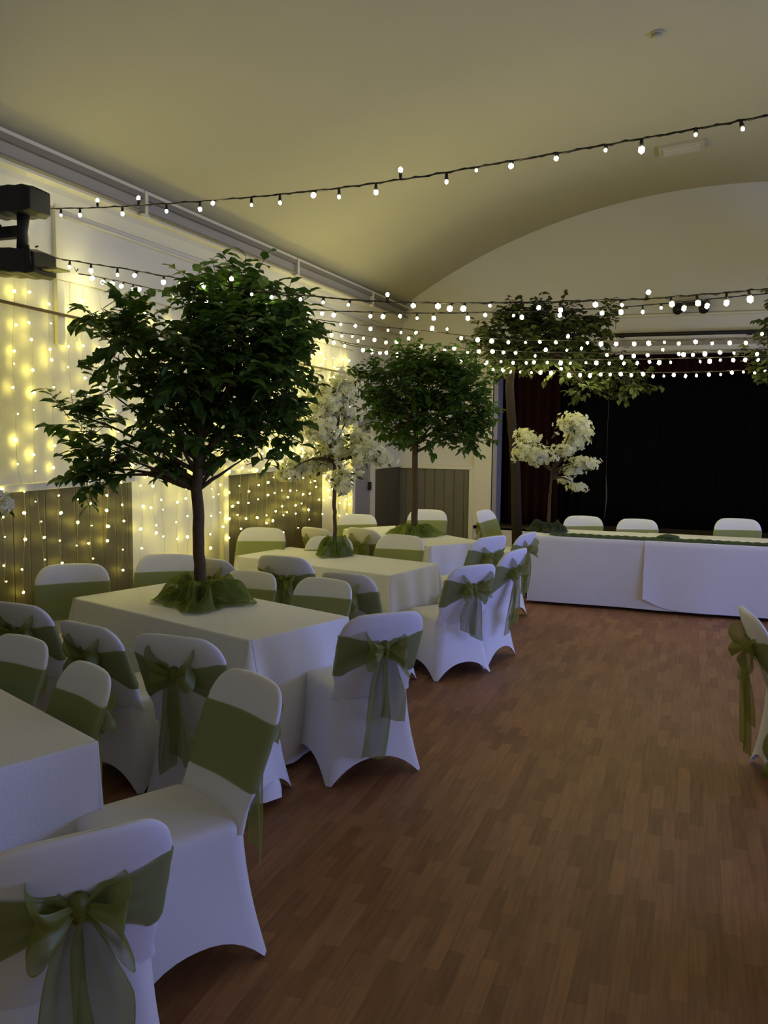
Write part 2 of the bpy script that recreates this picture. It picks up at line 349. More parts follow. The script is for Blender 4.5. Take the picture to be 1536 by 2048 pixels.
# ------------------------------------------------------------------ scanner light on the left wall
def scanner():
    Y = 4.45
    c = at(40, 460, 1, Y); t = empty('scanner_light', tuple(c))
    tag(t, 'black double-headed disco scanner light fixed high on the left wall', 'stage light')
    def P(px, py): p = at(px, py, 1, Y); return (p.x-c.x, p.z-c.z)
    def body(x0, py0, px1, py1, dep, name, tilt):
        (_, za), (xb, zb) = P(40, py1), P(px1, py0); xa = x0-c.x
        b = MB(); hw = dep/2; n = 8; rows = []
        for i in range(n+1):
            u = i/n; xx = xa+(xb-xa)*u; dz = tilt*(u-.5); k = 1 if 0 < i < n else .84
            zc = (za+zb)/2+dz; hh = (zb-za)/2*k*(1.0 if i % 2 else .93)
            rows.append([(xx, -hw*k, zc-hh*.9), (xx, -hw*k, zc+hh*.85), (xx, 0, zc+hh), (xx, hw*k, zc+hh*.9), (xx, hw*k, zc-hh), (xx, 0, zc-hh*1.04)])
        base = b.grid(rows, closed_u=True)
        b.f.append(tuple(base+k for k in reversed(range(6)))); b.uv.append([(.5, .5)]*6)
        e = base+n*6; b.f.append(tuple(e+k for k in range(6))); b.uv.append([(.5, .5)]*6)
        return b.build(name, M_dark, t, smooth=False, bevel=.008)
    body(-4.36, 368, 80, 432, .22, 'upper_housing', -.02)
    o = body(-4.40, 492, 90, 552, .24, 'lower_housing', -.05)
    (xa, za), (xb, zb) = P(46, 500), P(48, 425)
    b = MB(); b.tube([(xa, 0, za-.02), (xa, 0, (za+zb)/2), (xb, 0, zb+.03)], [.042, .032, .045], 10); b.build('neck', M_dark, t)
    (xk, zk) = P(84, 505); b = MB(); b.tube([(xk, -.13, zk+.02), (xk, -.10, zk-.12)], .014, 8); b.build('knob', M_dark, t)
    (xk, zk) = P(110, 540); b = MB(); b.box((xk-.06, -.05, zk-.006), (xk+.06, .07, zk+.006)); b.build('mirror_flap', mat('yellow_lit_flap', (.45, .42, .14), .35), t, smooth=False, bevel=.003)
    b = MB(); b.tube([(xk-.09, .01, zk+.02), (xk-.03, .01, zk)], .012, 6); b.build('flap_arm', M_dark, t)
    for k in range(3):
        b = MB(); (x0, z0), (x1, z1) = P(22-4*k, 462-4*k), P(2-3*k, 500)
        b.tube([(x0, -.05, z0-.03), (x0-.01, -.08, z0+.02), (x0-.06, -.09, z0+.04), (x0-.1-.02*k, -.08, z0-.04), (x1-.06, -.03, z1)], .006, 6); b.build('cable', M_wire, t)
    (x0, z0) = P(46, 462); b = MB(); b.box((XL-c.x, -.03, z0-.04), (x0-.02, .03, z0+.03)); b.build('wall_bracket', M_dark, t, smooth=False)
scanner()

# ------------------------------------------------------------------ chairs
TOP = .875
def slab_c(z): return -.232-(z-.44)*.40 if z > .44 else -.232
def slab_pt(th, z, phi=0, off=0, hwx=None):
    """point of the backrest's skin at angle th, height z"""
    hw = .226 if z < .6 else .226+.004*math.sin((z-.6)*6)
    hw -= .012*math.exp(-((z-.50)/.05)**2)
    t = .024
    if phi > 0:
        hw = .136+.09*math.cos(phi); t = .004+.022*math.cos(phi)**.6
    if phi == 0: off += .0035*math.sin(z*150+math.cos(th)*5)*math.exp(-((z-.52)/.05)**2)
    hw += off; t += off
    c, s = math.cos(th), math.sin(th)
    x = hw*math.copysign(abs(c)**.55, c); y = t*math.copysign(abs(s)**.75, s)
    return x, y+slab_c(z)+.55*x*x
def chair_meshes():
    R = {}
    # backrest cover
    b = MB(); rows = []; n = 40
    zr = TOP-.09
    for i in range(13):
        z = .43+(zr-.43)*i/12
        rows.append([(*slab_pt(2*PI*j/n, z), z) for j in range(n)])
    for i in range(1, 9):
        phi = PI/2*i/8; z = zr+.09*math.sin(phi); r = []
        for j in range(n):
            x, y = slab_pt(2*PI*j/n, z, phi if i < 8 else PI/2); r.append((x, y, z+.012*(1-(x/.21)**2)*math.sin(phi)))
        rows.append(r)
    base = b.grid(rows, closed_u=True); e = base+(len(rows)-1)*n
    b.f.append(tuple(e+k for k in range(n))); b.uv.append([(.5, .5)]*n)
    R['backrest_cover'] = b
    # seat and skirt cover
    b = MB(); m = 12
    def per(hx, fy, by, r):
        pts = []
        cs = [(hx, by), (hx, fy), (-hx, fy), (-hx, by)]
        for k in range(4):
            (xa, ya), (xb, yb) = cs[k], cs[(k+1) % 4]
            L = math.hypot(xb-xa, yb-ya); dx, dy = (xb-xa)/L, (yb-ya)/L
            for j in range(m+1):
                u = j/m; q = r+(L-2*r)*u
                pts.append((xa+dx*q, ya+dy*q, 2*u-1))
        return pts
    rows = []
    b.face([(-.02, -.035, .479), (.02, -.035, .479), (.02, .005, .479), (-.02, .005, .479)])
    for sc, z in ((.03, .479), (.45, .4785), (.8, .476), (.9, .472), (.96, .466), (1.0, .452)):
        rows.append([(x, y, z) for x, y, u in per(.216*sc, -.015+.225*sc, -.015-.225*sc, .05*sc)])
    K = 12
    for k in range(1, K+1):
        u = k/K; f = u**1.15
        pp = per(.216+.054*f, .21+.035*f, -.24-.045*f, .05-.028*f); r = []
        for x, y, s in pp:
            arch = (1-abs(s)**2.3)
            zh = .004+.115*arch
            pull = -.018*math.sin(PI*u)*(1-arch*.3)
            x2 = x*(1+pull*2); y2 = y*(1+pull*2)
            z = .452+(zh-.452)*u
            r.append((x2, y2, z))
        rows.append(r)
    b.grid(rows, closed_u=True)
    R['seat_cover'] = b
    return R
def ribbon(fn, nu, nv):
    b = MB(); b.grid([[fn(j/nu, i/nv) for j in range(nu+1)] for i in range(nv+1)]); return b
def sash_mesh(seed):
    rnd = random.Random(seed); slant = rnd.uniform(-.012, .012); b = MB(); n = 64; rows = []
    ph = rnd.uniform(0, 6)
    for i in range(11):
        v = i/10; r = []
        for j in range(n+1):
            th = 2*PI*j/n; s = math.sin(th); x, _ = slab_pt(th, .66)
            back = 0 if s > -.05 else 1
            k = (1-min(1, abs(x)/.19))*back; k = k**.8
            z0 = .552+slant*x*5+.110*k; z1 = .772-.045*k+slant*x*5
            z = z0+(z1-z0)*v
            off = .006+.003*math.sin(v*17+ph+4*x)*(.3+k)+.006*k
            x, y = slab_pt(th, z, 0, off)
            r.append((x, y, z))
        rows.append(r)
    b.grid(rows); return b
def bow_parts(seed):
    rnd = random.Random(seed); out = []
    zk = .705; yk = slab_c(zk)-.045
    b = MB()
    rows = []
    for i in range(9):
        a = -PI/2+PI*i/8
        rows.append([(.026*math.cos(a)*math.cos(2*PI*j/14)*(1+.12*math.sin(3*j)), yk+.024*math.cos(a)*math.sin(2*PI*j/14), zk+.036*math.sin(a)+.004*math.sin(j*2)) for j in range(14)])
    b.grid(rows, closed_u=True); out.append(('knot', b))
    for s in (-1, 1):
        L = rnd.uniform(.085, .125); dr = rnd.uniform(-.05, .045); wd = rnd.uniform(.13, .18); ph = rnd.uniform(0, 6); op = rnd.uniform(.03, .045)
        def fn(u, v, s=s, L=L, dr=dr, wd=wd, ph=ph, op=op):
            k = math.sin(PI*u)
            w = .022+wd*k**.8
            x = s*(.012+L*k**.9)
            y = yk-.012-op*.6*k+op*math.sin(2*PI*u)
            z = zk+dr*k+(v-.5)*w+.02*math.sin(2*PI*u)
            y += .012*math.sin(v*11+ph+u*5)*(.4+.6*k)
            x += s*.012*math.cos(v*PI*2)*k
            return (x, y, z)
        out.append(('bow_loop', ribbon(fn, 28, 12)))
    for s in (-1, 1):
        ln = rnd.uniform(.33, .55); dx = s*rnd.uniform(.015, .06); wd = rnd.uniform(.075, .13); ph = rnd.uniform(0, 6); cut = rnd.uniform(-.05, .05)
        def fn(u, v, s=s, ln=ln, dx=dx, wd=wd, ph=ph, cut=cut):
            w = .025+wd*min(1, u*1.6)**.7
            z = zk-.01-(ln+cut*(v-.5)*2)*u
            x = s*.012+dx*u**.7+(v-.5)*w+.008*math.sin(u*7+ph)
            y = yk-.012+.035*u+.014*math.sin(v*9+ph+u*2.5)*min(1, u*3)-(.01 if s > 0 else 0)
            y = min(y, -.315 if z < .45 else 9)
            return (x, y, z)
        out.append(('tail', ribbon(fn, 26, 14)))
    return out
CM = chair_meshes()
def make_chair(seed):
    t = empty('banquet_chair', (0, 0, 0))
    CM['seat_cover'].build('seat_cover', M_spandex, t); 
    o = CM['backrest_cover'].build('backrest_cover', M_spandex, t)
    s = sash_mesh(seed).build('sash', M_org, t)
    for nm, mb in bow_parts(seed): mb.build(nm, M_org2, s)
    return t
protos = [make_chair(s) for s in (3, 8, 14, 21)]
pk = [kids_of(p) for p in protos]; used = [False]*4
def chair(P, a, side, label, v=0, group=None, sc=1, k=1.0):
    """P: middle of the backrest's top edge on plan, a: its bearing (deg), side 'b' when its back is towards the room's near end"""
    f = math.radians(a+(90 if side == 'b' else -90))
    if not used[v]: o = protos[v]; used[v] = True
    else: o = copy_tree(protos[v], pk[v])
    o.location = (P[0]*k+.385*math.cos(f), P[1]*k+.385*math.sin(f), 0); o.rotation_euler = (0, 0, f-PI/2)
    tag(o, label, 'chair', group or 'white covered banquet chairs with olive sashes')
    return o
CH = [
 ((-1.33, 1.56), 52, 'b', 'white covered chair nearest the camera at bottom left, big olive bow on its back', 0),
 ((-1.55, 2.79), -30, 'f', 'white covered chair by the nearest table corner, empty seat and olive sash front facing us', 1),
 ((-2.31, 2.83), -28, 'f', 'white covered chair tucked behind the corner of the nearest table, olive sash front', 2),
 ((-2.93, 3.12), -14, 'f', 'white covered chair cut by the left edge behind the nearest table', 3),
 ((-2.19, 3.27), 0, 'b', 'bow-backed white chair on near side of big tree table, nearest its aisle corner', 1),
 ((-2.87, 3.48), -12, 'b', 'bow-backed white chair, middle one on near side of the big tree table', 2),
 ((-3.56, 3.74), -3, 'b', 'bow-backed white chair at left edge, on near side of the big tree table', 3),
 ((-1.47, 4.09), 46, 'b', 'white chair with bow and long tails at aisle end of the big tree table', 0),
 ((-3.95, 4.68), 34, 'f', 'wide white covered chair at wall end of big tree table before dark panelling', 0),
 ((-3.62, 5.33), 22, 'f', 'white covered chair directly behind the trunk of the big leafy tree', 1),
 ((-2.85, 5.20), -8, 'f', 'white chair on far side of big tree table, just right of the trunk', 2),
 ((-2.26, 5.13), -10, 'f', 'white chair on far side of big tree table, near its aisle corner', 3),
 ((-3.46, 5.62), -8, 'b', 'white chair mostly hidden behind the big tree trunk, near side of blossom tree table', 3),
 ((-2.84, 5.66), -4, 'b', 'bow-backed white chair, middle one on near side of the blossom tree table', 0),
 ((-2.24, 5.42), -8, 'b', 'white chair on near side of blossom tree table, by its aisle corner', 2),
 ((-3.80, 7.13), 6, 'f', 'white chair at wall end of blossom tree table, glowing yellow from curtain lights', 1),
 ((-3.13, 7.20), 8, 'f', 'white chair on far side of blossom tree table, behind its slim trunk', 2),
 ((-2.42, 7.15), -8, 'f', 'white chair on far side of blossom tree table, near its aisle corner', 0),
 ((-1.49, 6.12), 52, 'b', 'white chair with bow and two long tails at aisle end of blossom tree table', 3),
 ((-1.31, 6.70), 76, 'b', 'white chair seen edge-on, right behind the aisle chair of the blossom tree table', 1),
 ((-3.56, 7.80), -20, 'b', 'bow-backed white chair, left one on near side of the farthest tree table', 2),
 ((-2.94, 7.56), -25, 'b', 'bow-backed white chair, right one on near side of the farthest tree table', 1),
 ((-1.68, 7.46), 62, 'b', 'white chair with bow at the aisle end of the farthest tree table', 0),
 ((-1.49, 8.30), 76, 'b', 'white chair seen edge-on with bow, beside left end of the head table', 2),
 ((-3.66, 9.22), 15, 'f', 'white chair at wall end of farthest tree table, before the grey door', 3),
 ((-2.92, 9.60), 5, 'f', 'white chair on far side of farthest tree table, right of its trunk', 1),
 ((-2.28, 9.85), 78, 'f', 'white chair at left end of head table, by the pale proscenium strip', 0),
 ((-1.18, 10.20), 4, 'f', 'leftmost of three white chairs behind the head table, before the black stage', 2),
 ((-.56, 10.12), 0, 'f', 'middle of three white chairs behind the head table, before the black stage', 3),
 ((.50, 10.10), -2, 'f', 'rightmost of three white chairs behind the head table, before the black stage', 1),
 ((.34, 4.87), -80, 'b', 'white chair right of the dance floor, bow turned towards the aisle', 0),
 ((.365, 3.22), -82, 'b', 'white chair almost wholly outside the right edge, only its sash tail showing', 2),
]
for i_, (P, a, sd, lab, v) in enumerate(CH):
    o = chair(P, a, sd, lab, v)
    if i_ in (0, 1): o.scale = (1.05, 1.05, 1.06)

# ------------------------------------------------------------------ tables and cloths
def cloth(name, corner, ang, L, Wd, seed, drop=.03, flare=.05, fold=.022, trail=0):
    """corner: front aisle corner on plan; local x runs back along the table, local y across it"""
    rnd = random.Random(seed)
    e = Vector((math.cos(ang), math.sin(ang))); n = Vector((-e.y, e.x))
    c = Vector(corner)-e*(L/2)+n*(Wd/2)
    b = MB(); m = 44; r0 = .012
    cs = [(L/2, -Wd/2), (L/2, Wd/2), (-L/2, Wd/2), (-L/2, -Wd/2)]
    per = []
    for k in range(4):
        (xa, ya), (xb, yb) = cs[k], cs[(k+1) % 4]; D = math.hypot(xb-xa, yb-ya); dx, dy = (xb-xa)/D, (yb-ya)/D
        nn = (dy, -dx)
        for j in range(m):
            u = .0+j/m; q = r0+(D-2*r0)*u; per.append((xa+dx*q, ya+dy*q, nn, u, D, k))
        ka = (k+1) % 4; (xc_, yc_) = cs[ka]; n2 = ((cs[(ka+1) % 4][1]-yc_), -(cs[(ka+1) % 4][0]-xc_)); l2 = math.hypot(*n2); n2 = (n2[0]/l2, n2[1]/l2)
        for j in range(9):
            t = j/8; nx = nn[0]*(1-t)+n2[0]*t; ny = nn[1]*(1-t)+n2[1]*t; l = math.hypot(nx, ny)
            cxr, cyr = xc_-(nn[0]+n2[0])*r0, yc_-(nn[1]+n2[1])*r0
            per.append((cxr+nx/l*r0, cyr+ny/l*r0, (nx/l, ny/l), -1-t, D, k))
    rows = []
    rows.append([(x*.97, y*.94, .752) for x, y, *_ in per])
    rows.append([(x*.997, y*.995, .7515) for x, y, *_ in per])
    rows.append([(x, y, .744) for x, y, *_ in per])
    K = 14; ph = [rnd.uniform(0, 6) for _ in range(8)]
    for k in range(1, K+1):
        t = k/K; r = []
        for x, y, (nx, ny), u, D, kk in per:
            if u < 0:
                tt = -1-u; out = (flare*3.0*math.sin(PI*tt)**.8+flare*.5)*t**1.1; out += (trail*t**1.1*(.55+.45*math.sin(PI*tt)) if kk == 3 else 0); out += .012*math.sin(9*tt*PI+ph[kk])*t
                zz = drop+.012*math.sin(PI*tt)
            else:
                near = math.exp(-min(u, 1-u)*D/.16)
                w = math.sin(u*D*16+ph[kk]+1.3*math.sin(u*D*5+ph[kk+1]))
                out = flare*.5*t+fold*t*(.4+.6*w)*(1-.4*near)+near*flare*.8*t*math.cos(min(u, 1-u)*D*26)
                zz = drop
                if kk in (0, 3): out += trail*.55*t**1.1*math.exp(-(u if kk == 0 else 1-u)*D/.13)
            r.append((x+nx*out, y+ny*out, .744+(zz-.744)*t))
        rows.append(r)
    b.grid(rows, closed_u=True); hx_, hy_ = L/2*.985, Wd/2*.965; b.face([(-hx_, -hy_, .752), (hx_, -hy_, .752), (hx_, hy_, .752), (-hx_, hy_, .752)])
    o = b.build(name, M_cloth); o.location = (c.x, c.y, 0); o.rotation_euler = (0, 0, ang)
    return o, c
def table(corner, ang, L, Wd, lab, clab, seed, **kw):
    ang = math.radians(ang)
    o, c = cloth('tablecloth', corner, ang, L, Wd, seed, **kw); tag(o, clab, 'tablecloth', 'white tablecloths')
    t = empty('trestle_table', (c.x, c.y, 0), ang); tag(t, lab, 'table', 'trestle tables under the cloths')
    b = MB(); b.box((-L/2+.02, -Wd/2+.02, .71), (L/2-.02, Wd/2-.02, .742)); b.build('tabletop', mat('table_wood', (.25, .16, .08), .6), t, smooth=False)
    for sx in (-1, 1):
        for sy in (-1, 1):
            b = MB(); b.tube([(sx*(L/2-.2), sy*(Wd/2-.12), 0), (sx*(L/2-.2), sy*(Wd/2-.12), .71)], .014, 8); b.build('leg', M_dark, t)
    return c
cA = table((-2.17, 3.92), -19.5, 1.74, .80, 'trestle table under white cloth carrying the big leafy tree', 'white cloth on the big leafy tree table, its corner trailing towards the aisle', 5, flare=.06, trail=.24)
cB = table((-2.16, 6.14), -14.5, 1.66, .74, 'trestle table under white cloth carrying the white blossom tree', 'white cloth on the blossom tree table in mid row', 6, flare=.05)
cC = table((-2.37, 7.86), -37, 1.66, .70, 'trestle table under white cloth carrying the farthest small leafy tree', 'white cloth on the farthest tree table near the stage', 7, flare=.04)
# nearest table: corner given is its far aisle corner, so step back across it
a_ = math.radians(-24); nD = Vector((-math.sin(a_), math.cos(a_)))
cD = table(Vector((-1.96, 2.44))-nD*.78, -24, 1.8, .78, 'trestle table under white cloth cut by the left edge, nearest the camera', 'white cloth on the nearest table at the left edge, sharp corner towards the chairs', 8, flare=.012, fold=.006, drop=.03)
# head table
def head_cloth(x0, x1, y0, y1, name, lab, seed, lift, sweep):
    rnd = random.Random(seed); b = MB(); n = 90; rows = []
    ph = [rnd.uniform(0, 6) for _ in range(4)]
    prof = [(y1+.015, .04), (y1+.012, .4), (y1+.005, .74), (y1-.01, .752+lift), ((y0+y1)/2, .7525+lift), (y0+.01, .752+lift), (y0, .745+lift)]
    K = 14
    for yy, zz in prof: rows.append([(x0+(x1-x0)*j/n, yy, zz) for j in range(n+1)])
    for k in range(1, K+1):
        t = k/K; r = []
        for j in range(n+1):
            x = x0+(x1-x0)*j/n; xl = x-x0
            crease = .004*abs(math.sin(x*2.6+ph[0]))
            out = lift+.012*t+.014*t*math.sin(x*5+ph[1]+math.sin(x*2.2))*(.5+.5*math.sin(x*1.7+ph[2]))+crease
            zb = .035
            if sweep: zb += .11*math.exp(-(xl/.16)**1.4); out += .05*t*math.exp(-xl/.35)
            r.append((x, y0-out-.0, .745+lift+(zb-.745)*t))
        rows.append(r)
    b.grid(rows); o = b.build(name, M_cloth); tag(o, lab, 'tablecloth', 'white tablecloths'); return o
HX0, HX1, HY0, HY1 = -1.64, 2.6, 9.18, 9.93
XS = at(1287, 1150, 1, HY0).x
o1 = head_cloth(HX0, XS+.5, HY0, HY1, 'tablecloth', 'left white cloth on the head table, hanging under the overlapping one', 3, 0, False)
o2 = head_cloth(XS, HX1, HY0-.004, HY1+.004, 'tablecloth', 'right white cloth on the head table, its rounded corner lapping over the left cloth', 4, .004, True)
for xs, sgn in ((HX0, -1), (HX1, 1)):   # end drops
    b = MB(); rows = []
    for k in range(12):
        t = k/11; rows.append([(xs+sgn*(.001+.03*t+.02*t*math.sin(j*.9)+(.10*t*t if j in (0, 1) and sgn < 0 else 0)), HY0-.01+(HY1-HY0+.02)*j/16, .75-(.72 if True else 0)*t) for j in range(17)])
    b.grid(rows); (o1 if sgn < 0 else o2); c = b.build('end_drop', M_cloth, o1 if sgn < 0 else o2)
t = empty('trestle_table', ((HX0+HX1)/2, (HY0+HY1)/2, 0)); tag(t, 'long head table before the stage under white cloths', 'table')
b = MB(); hl = (HX1-HX0)/2-.02; b.box((-hl, -.35, .71), (hl, .35, .742)); b.build('tabletop', MATS['table_wood'], t, smooth=False)
for x in (-hl+.2, -.1, hl-.2):
    for y in (-.28, .28):
        b = MB(); b.tube([(x, y, 0), (x, y, .71)], .014, 8); b.build('leg', M_dark, t)
# narrow dark green runner along the front edge
b = MB(); rows = []; random.seed(5)
N_ = 160
for i in range(7):
    v = i/6; r = []
    for j in range(N_+1):
        x = HX0+.22+(HX1-HX0-.3)*j/N_; lump = .5+.5*noise.noise(Vector((x*3, 0, 3)))
        wv = .05+.02*noise.noise(Vector((x*6, 1, 0)))
        r.append((x, HY0+.012+wv*2*v, .762+(.016+.022*lump)*math.sin(PI*v)+.004*math.sin(j*1.7+i)))
    rows.append(r)
b.grid(rows); tag(b.build('table_runner', mat('dark_green_runner', (.035, .06, .02), .7)), 'narrow dark green gathered runner along the front edge of the head table', 'runner')
b = MB(); p = at(1336, 1078, 1, HY0+.08)
rows = [[(p.x+.11*math.cos(2*PI*j/20)*math.sin(PI*i/8)*(1+.15*math.sin(j*3+i)), HY0+.09+.06*math.sin(2*PI*j/20)*math.sin(PI*i/8), .785-.035*math.cos(PI*i/8)+.006*math.sin(j*2.1)) for j in range(20)] for i in range(9)]
b.grid(rows, closed_u=True); tag(b.build('green_bow', MATS['dark_green_runner']), 'dark green bunched bow lying on the head table runner', 'bow')

# ------------------------------------------------------------------ trees
LOC_R = Vector((rt.x, rt.y, 0)); LOC_F = Vector((-rt.y, rt.x, 0))
def leaf(b, p, d, nrm, ln, wd):
    """pointed folded leaf, 6 corners"""
    d = d.normalized(); s = d.cross(nrm)
    if s.length < 1e-4: s = Vector((1, 0, 0))
    s.normalize(); u = s.cross(d)
    base = len(b.v)
    pts = [p, p+d*ln*.35+s*wd*.5+u*wd*.12, p+d*ln*.75+s*wd*.30+u*wd*.06, p+d*ln-u*wd*.2, p+d*ln*.75-s*wd*.30+u*wd*.06, p+d*ln*.35-s*wd*.5+u*wd*.12, p+d*ln*.5]
    b.v += [tuple(q) for q in pts]
    for f in ((0, 1, 2, 6), (6, 2, 3), (6, 3, 4), (0, 6, 4, 5)):
        b.f.append(tuple(base+k for k in f)); b.uv.append([(.5, .5)]*len(f))
def tree(name, base, ppm, ox, oy, blobs, trunk, lab, leafm, nleaf, ln, seed, cat='tree', depthk=1.0, branch_w=1, wrap=None, blossom=False, bark=None, group=None, wrapm=None):
    """blobs: crown masses measured from the photograph (x, y, rx, ry) turned into metres with ppm about the trunk foot (ox, oy); their depth is random"""
    rnd = random.Random(seed)
    def L(px, py, dep=0): return LOC_R*((px-ox)/ppm)+LOC_F*dep+Vector((0, 0, (oy-py)/ppm))
    t = empty(name, base); tag(t, lab, cat, group)
    tp = [L(x, y) for x, y, r in trunk]; b = MB()
    fine = []; rr = []
    for i in range(len(tp)-1):
        for k in range(5):
            u = k/5; q = tp[i].lerp(tp[i+1], u); q = q+Vector((rnd.uniform(-.004, .004), rnd.uniform(-.004, .004), 0)); fine.append(q); rr.append(trunk[i][2]*(1-u)+trunk[i+1][2]*u)
    fine.append(tp[-1]); rr.append(trunk[-1][2])
    b.tube(fine, rr, 10); b.build('trunk', bark or M_bark, t)
    fork = tp[-2] if len(tp) > 2 else tp[-1]
    fb = MB(); tw = MB()
    tot = sum(bl[2]*bl[3] for bl in blobs); done = 0
    for bi, bl in enumerate(blobs):
        x, y, rx, ry = bl[:4]; dep = bl[4] if len(bl) > 4 else rnd.uniform(-.15, .15)
        c = L(x, y, dep); ax, az = rx/ppm, ry/ppm; ay = max(.10, min(ax, az)*1.15)*depthk
        k0 = min(max((c.z-fork.z)/max(tp[-1].z-fork.z, .01)-.3, 0), 1)*.5
        src = fork.lerp(tp[-1], k0)
        hl_ = (c-src).length; flat = max(0, .75-(c.z-src.z)/max(hl_, .01)); mid = src.lerp(c, .45)+Vector((0, 0, .22*hl_*flat-.04*hl_))
        bb = MB(); r0 = (.011+.010*min(1, (ax+az)))*branch_w; bb.tube([src, src.lerp(mid, .35), src.lerp(mid, .7)+Vector((0, 0, .015*hl_)), mid, mid.lerp(c, .5)+Vector((0, 0, .05*hl_*flat)), c], [r0*1.25, r0*1.1, r0, r0*.8, r0*.5, r0*.3], 6)
        bb.build('branch', bark or M_bark, t)
        n = int(nleaf*rx*ry/tot)
        if not blossom:
            i = 0
            while i < n:
                # a twig pointing outward, leaves alternating along it
                th = rnd.uniform(0, 2*PI); cz = rnd.uniform(-1, 1); s_ = math.sqrt(1-cz*cz); o_ = Vector((s_*math.cos(th), s_*math.sin(th), cz))
                rad = rnd.uniform(.25, .92)
                P = lambda w: c+LOC_R*(o_.x*ax*w)+LOC_F*(o_.y*ay*w)+Vector((0, 0, o_.z*az*w))
                st = P(rad); dirv = (P(rad+.1)-st).normalized()*.7+Vector((rnd.uniform(-.6, .6), rnd.uniform(-.6, .6), rnd.uniform(-.35, .75))); dirv.normalize()
                tl = rnd.uniform(.10, .20)*ln/.085
                tw.tube([st-dirv*.06, st+dirv*tl], [.003, .0015], 4, caps=False)
                m = rnd.randint(5, 8)
                for q in range(m):
                    p = st+dirv*tl*(q+.6)/m; sd = dirv.cross(Vector((0, 0, 1)))
                    if sd.length < .01: sd = Vector((1, 0, 0))
                    sd.normalize(); sg = 1 if q % 2 else -1
                    d = dirv*.6+sd*sg*.8+Vector((rnd.uniform(-.3, .3), rnd.uniform(-.3, .3), rnd.uniform(-.75, .1)))
                    nr = Vector((rnd.uniform(-.6, .6), rnd.uniform(-.6, .6), 1))
                    l = ln*rnd.uniform(.75, 1.2); leaf(fb, p, d, nr, l, l*.66)
                i += m
        else:
            for i in range(n):
                th = rnd.uniform(0, 2*PI); cz = rnd.uniform(-1, 1); s_ = math.sqrt(1-cz*cz); w = rnd.uniform(.45, 1.0)
                nz = .84+1.1*noise.noise(Vector((s_*math.cos(th)*2.6+bi*3, s_*math.sin(th)*2.6, cz*2.6)))
                w *= nz
                p = c+LOC_R*(s_*math.cos(th)*ax*w)+LOC_F*(s_*math.sin(th)*ay*w)+Vector((0, 0, cz*az*w))
                nr = Vector((s_*math.cos(th)+rnd.uniform(-.6, .6), s_*math.sin(th)+rnd.uniform(-.6, .6), cz+rnd.uniform(-.4, .6))); nr.normalize()
                a = nr.orthogonal().normalized(); bq = nr.cross(a); R_ = ln*rnd.uniform(.75, 1.25); a0 = rnd.uniform(0, 6)
                for k in range(5):
                    a1 = a0+2*PI*k/5; d0 = a*math.cos(a1)+bq*math.sin(a1); dl = a*math.cos(a1-.5)+bq*math.sin(a1-.5); dr = a*math.cos(a1+.5)+bq*math.sin(a1+.5)
                    fb.face([p, p+dl*R_*.75+nr*R_*.25, p+d0*R_+nr*R_*.12, p+dr*R_*.75+nr*R_*.25])
                if rnd.random() < .05: leaf(tw, p+nr*R_*.3, nr+Vector((0, 0, -.4)), a, ln*2.2, ln*1.0)
    fb.build('blossom' if blossom else 'foliage', leafm, t, smooth=False)
    if tw.v: tw.build('leaves' if blossom else 'twigs', M_leafS if blossom else (bark or M_bark), t, smooth=False)
    if wrap:
        w = MB(); rw, hw = wrap
        for lay in range(2):
            rows = []
            for i in range(15):
                v = i/14; r = []
                for j in range(73):
                    a1 = 2*PI*j/72; ca, sa = math.cos(a1), math.sin(a1)
                    nz = noise.noise(Vector((ca*1.3+lay*7, sa*1.3, seed))); nf = noise.noise(Vector((ca*5, sa*5+lay*3, v*2+seed)))
                    R_ = rw*(1+.75*nz+.12*math.sin(a1*3+seed))*(1-.2*lay)
                    rad = .035+(R_-.035)*v**.85
                    z = hw*(1-v)**1.8*(1-.25*lay)+hw*.45*math.sin(PI*v)*(.45+1.6*nz+.9*nf)+.05*nf*math.sin(PI*min(1, v*1.1))+.004
                    if v > .95: z = .006+max(0, .03*nf)
                    r.append((rad*ca*(1+.1*nf), rad*sa*(1+.1*nf), max(.004, z)))
                rows.append(r)
            w.grid(rows)
        w.build('tulle_wrap', wrapm or M_tulle, t)
    return t
G_ = 319.0
tree('ficus_tree', (-2.93, 4.67, .752), 322, 403, 1203,
     [(490, 690, 125, 120, .0), (455, 600, 72, 58, .15), (480, 560, 50, 42, .16), (555, 640, 70, 80, .1), (585, 740, 50, 70, -.1), (530, 830, 80, 60, .05), (400, 700, 80, 85, -.15), (395, 620, 50, 50, .15),
      (245, 670, 48, 55, 0), (215, 612, 42, 24, .0), (290, 655, 35, 40, -.1), (320, 745, 48, 55, .1), (350, 835, 66, 50, -.05), (325, 790, 38, 40, .15), (440, 800, 80, 60, .2), (455, 880, 50, 28, .1),
      (205, 930, 55, 32, 0), (165, 850, 52, 26, .05), (150, 815, 36, 12, 0), (245, 900, 46, 24, -.1), (330, 900, 45, 28, .1), (170, 955, 25, 22, 0), (300, 925, 30, 18, 0), (220, 770, 22, 18, 0), (495, 900, 25, 30, .05), (370, 548, 20, 24, .15), (455, 528, 16, 22, .15), (530, 552, 28, 16, .15), (575, 600, 22, 26, .1)],
     [(403, 1203, .040), (399, 1100, .037), (396, 968, .036), (420, 700, .012)],
     'big leafy green artificial ficus tree standing on the second table', M_leafA, 4600, .098, 11, wrap=(.28, .15), depthk=1.0)
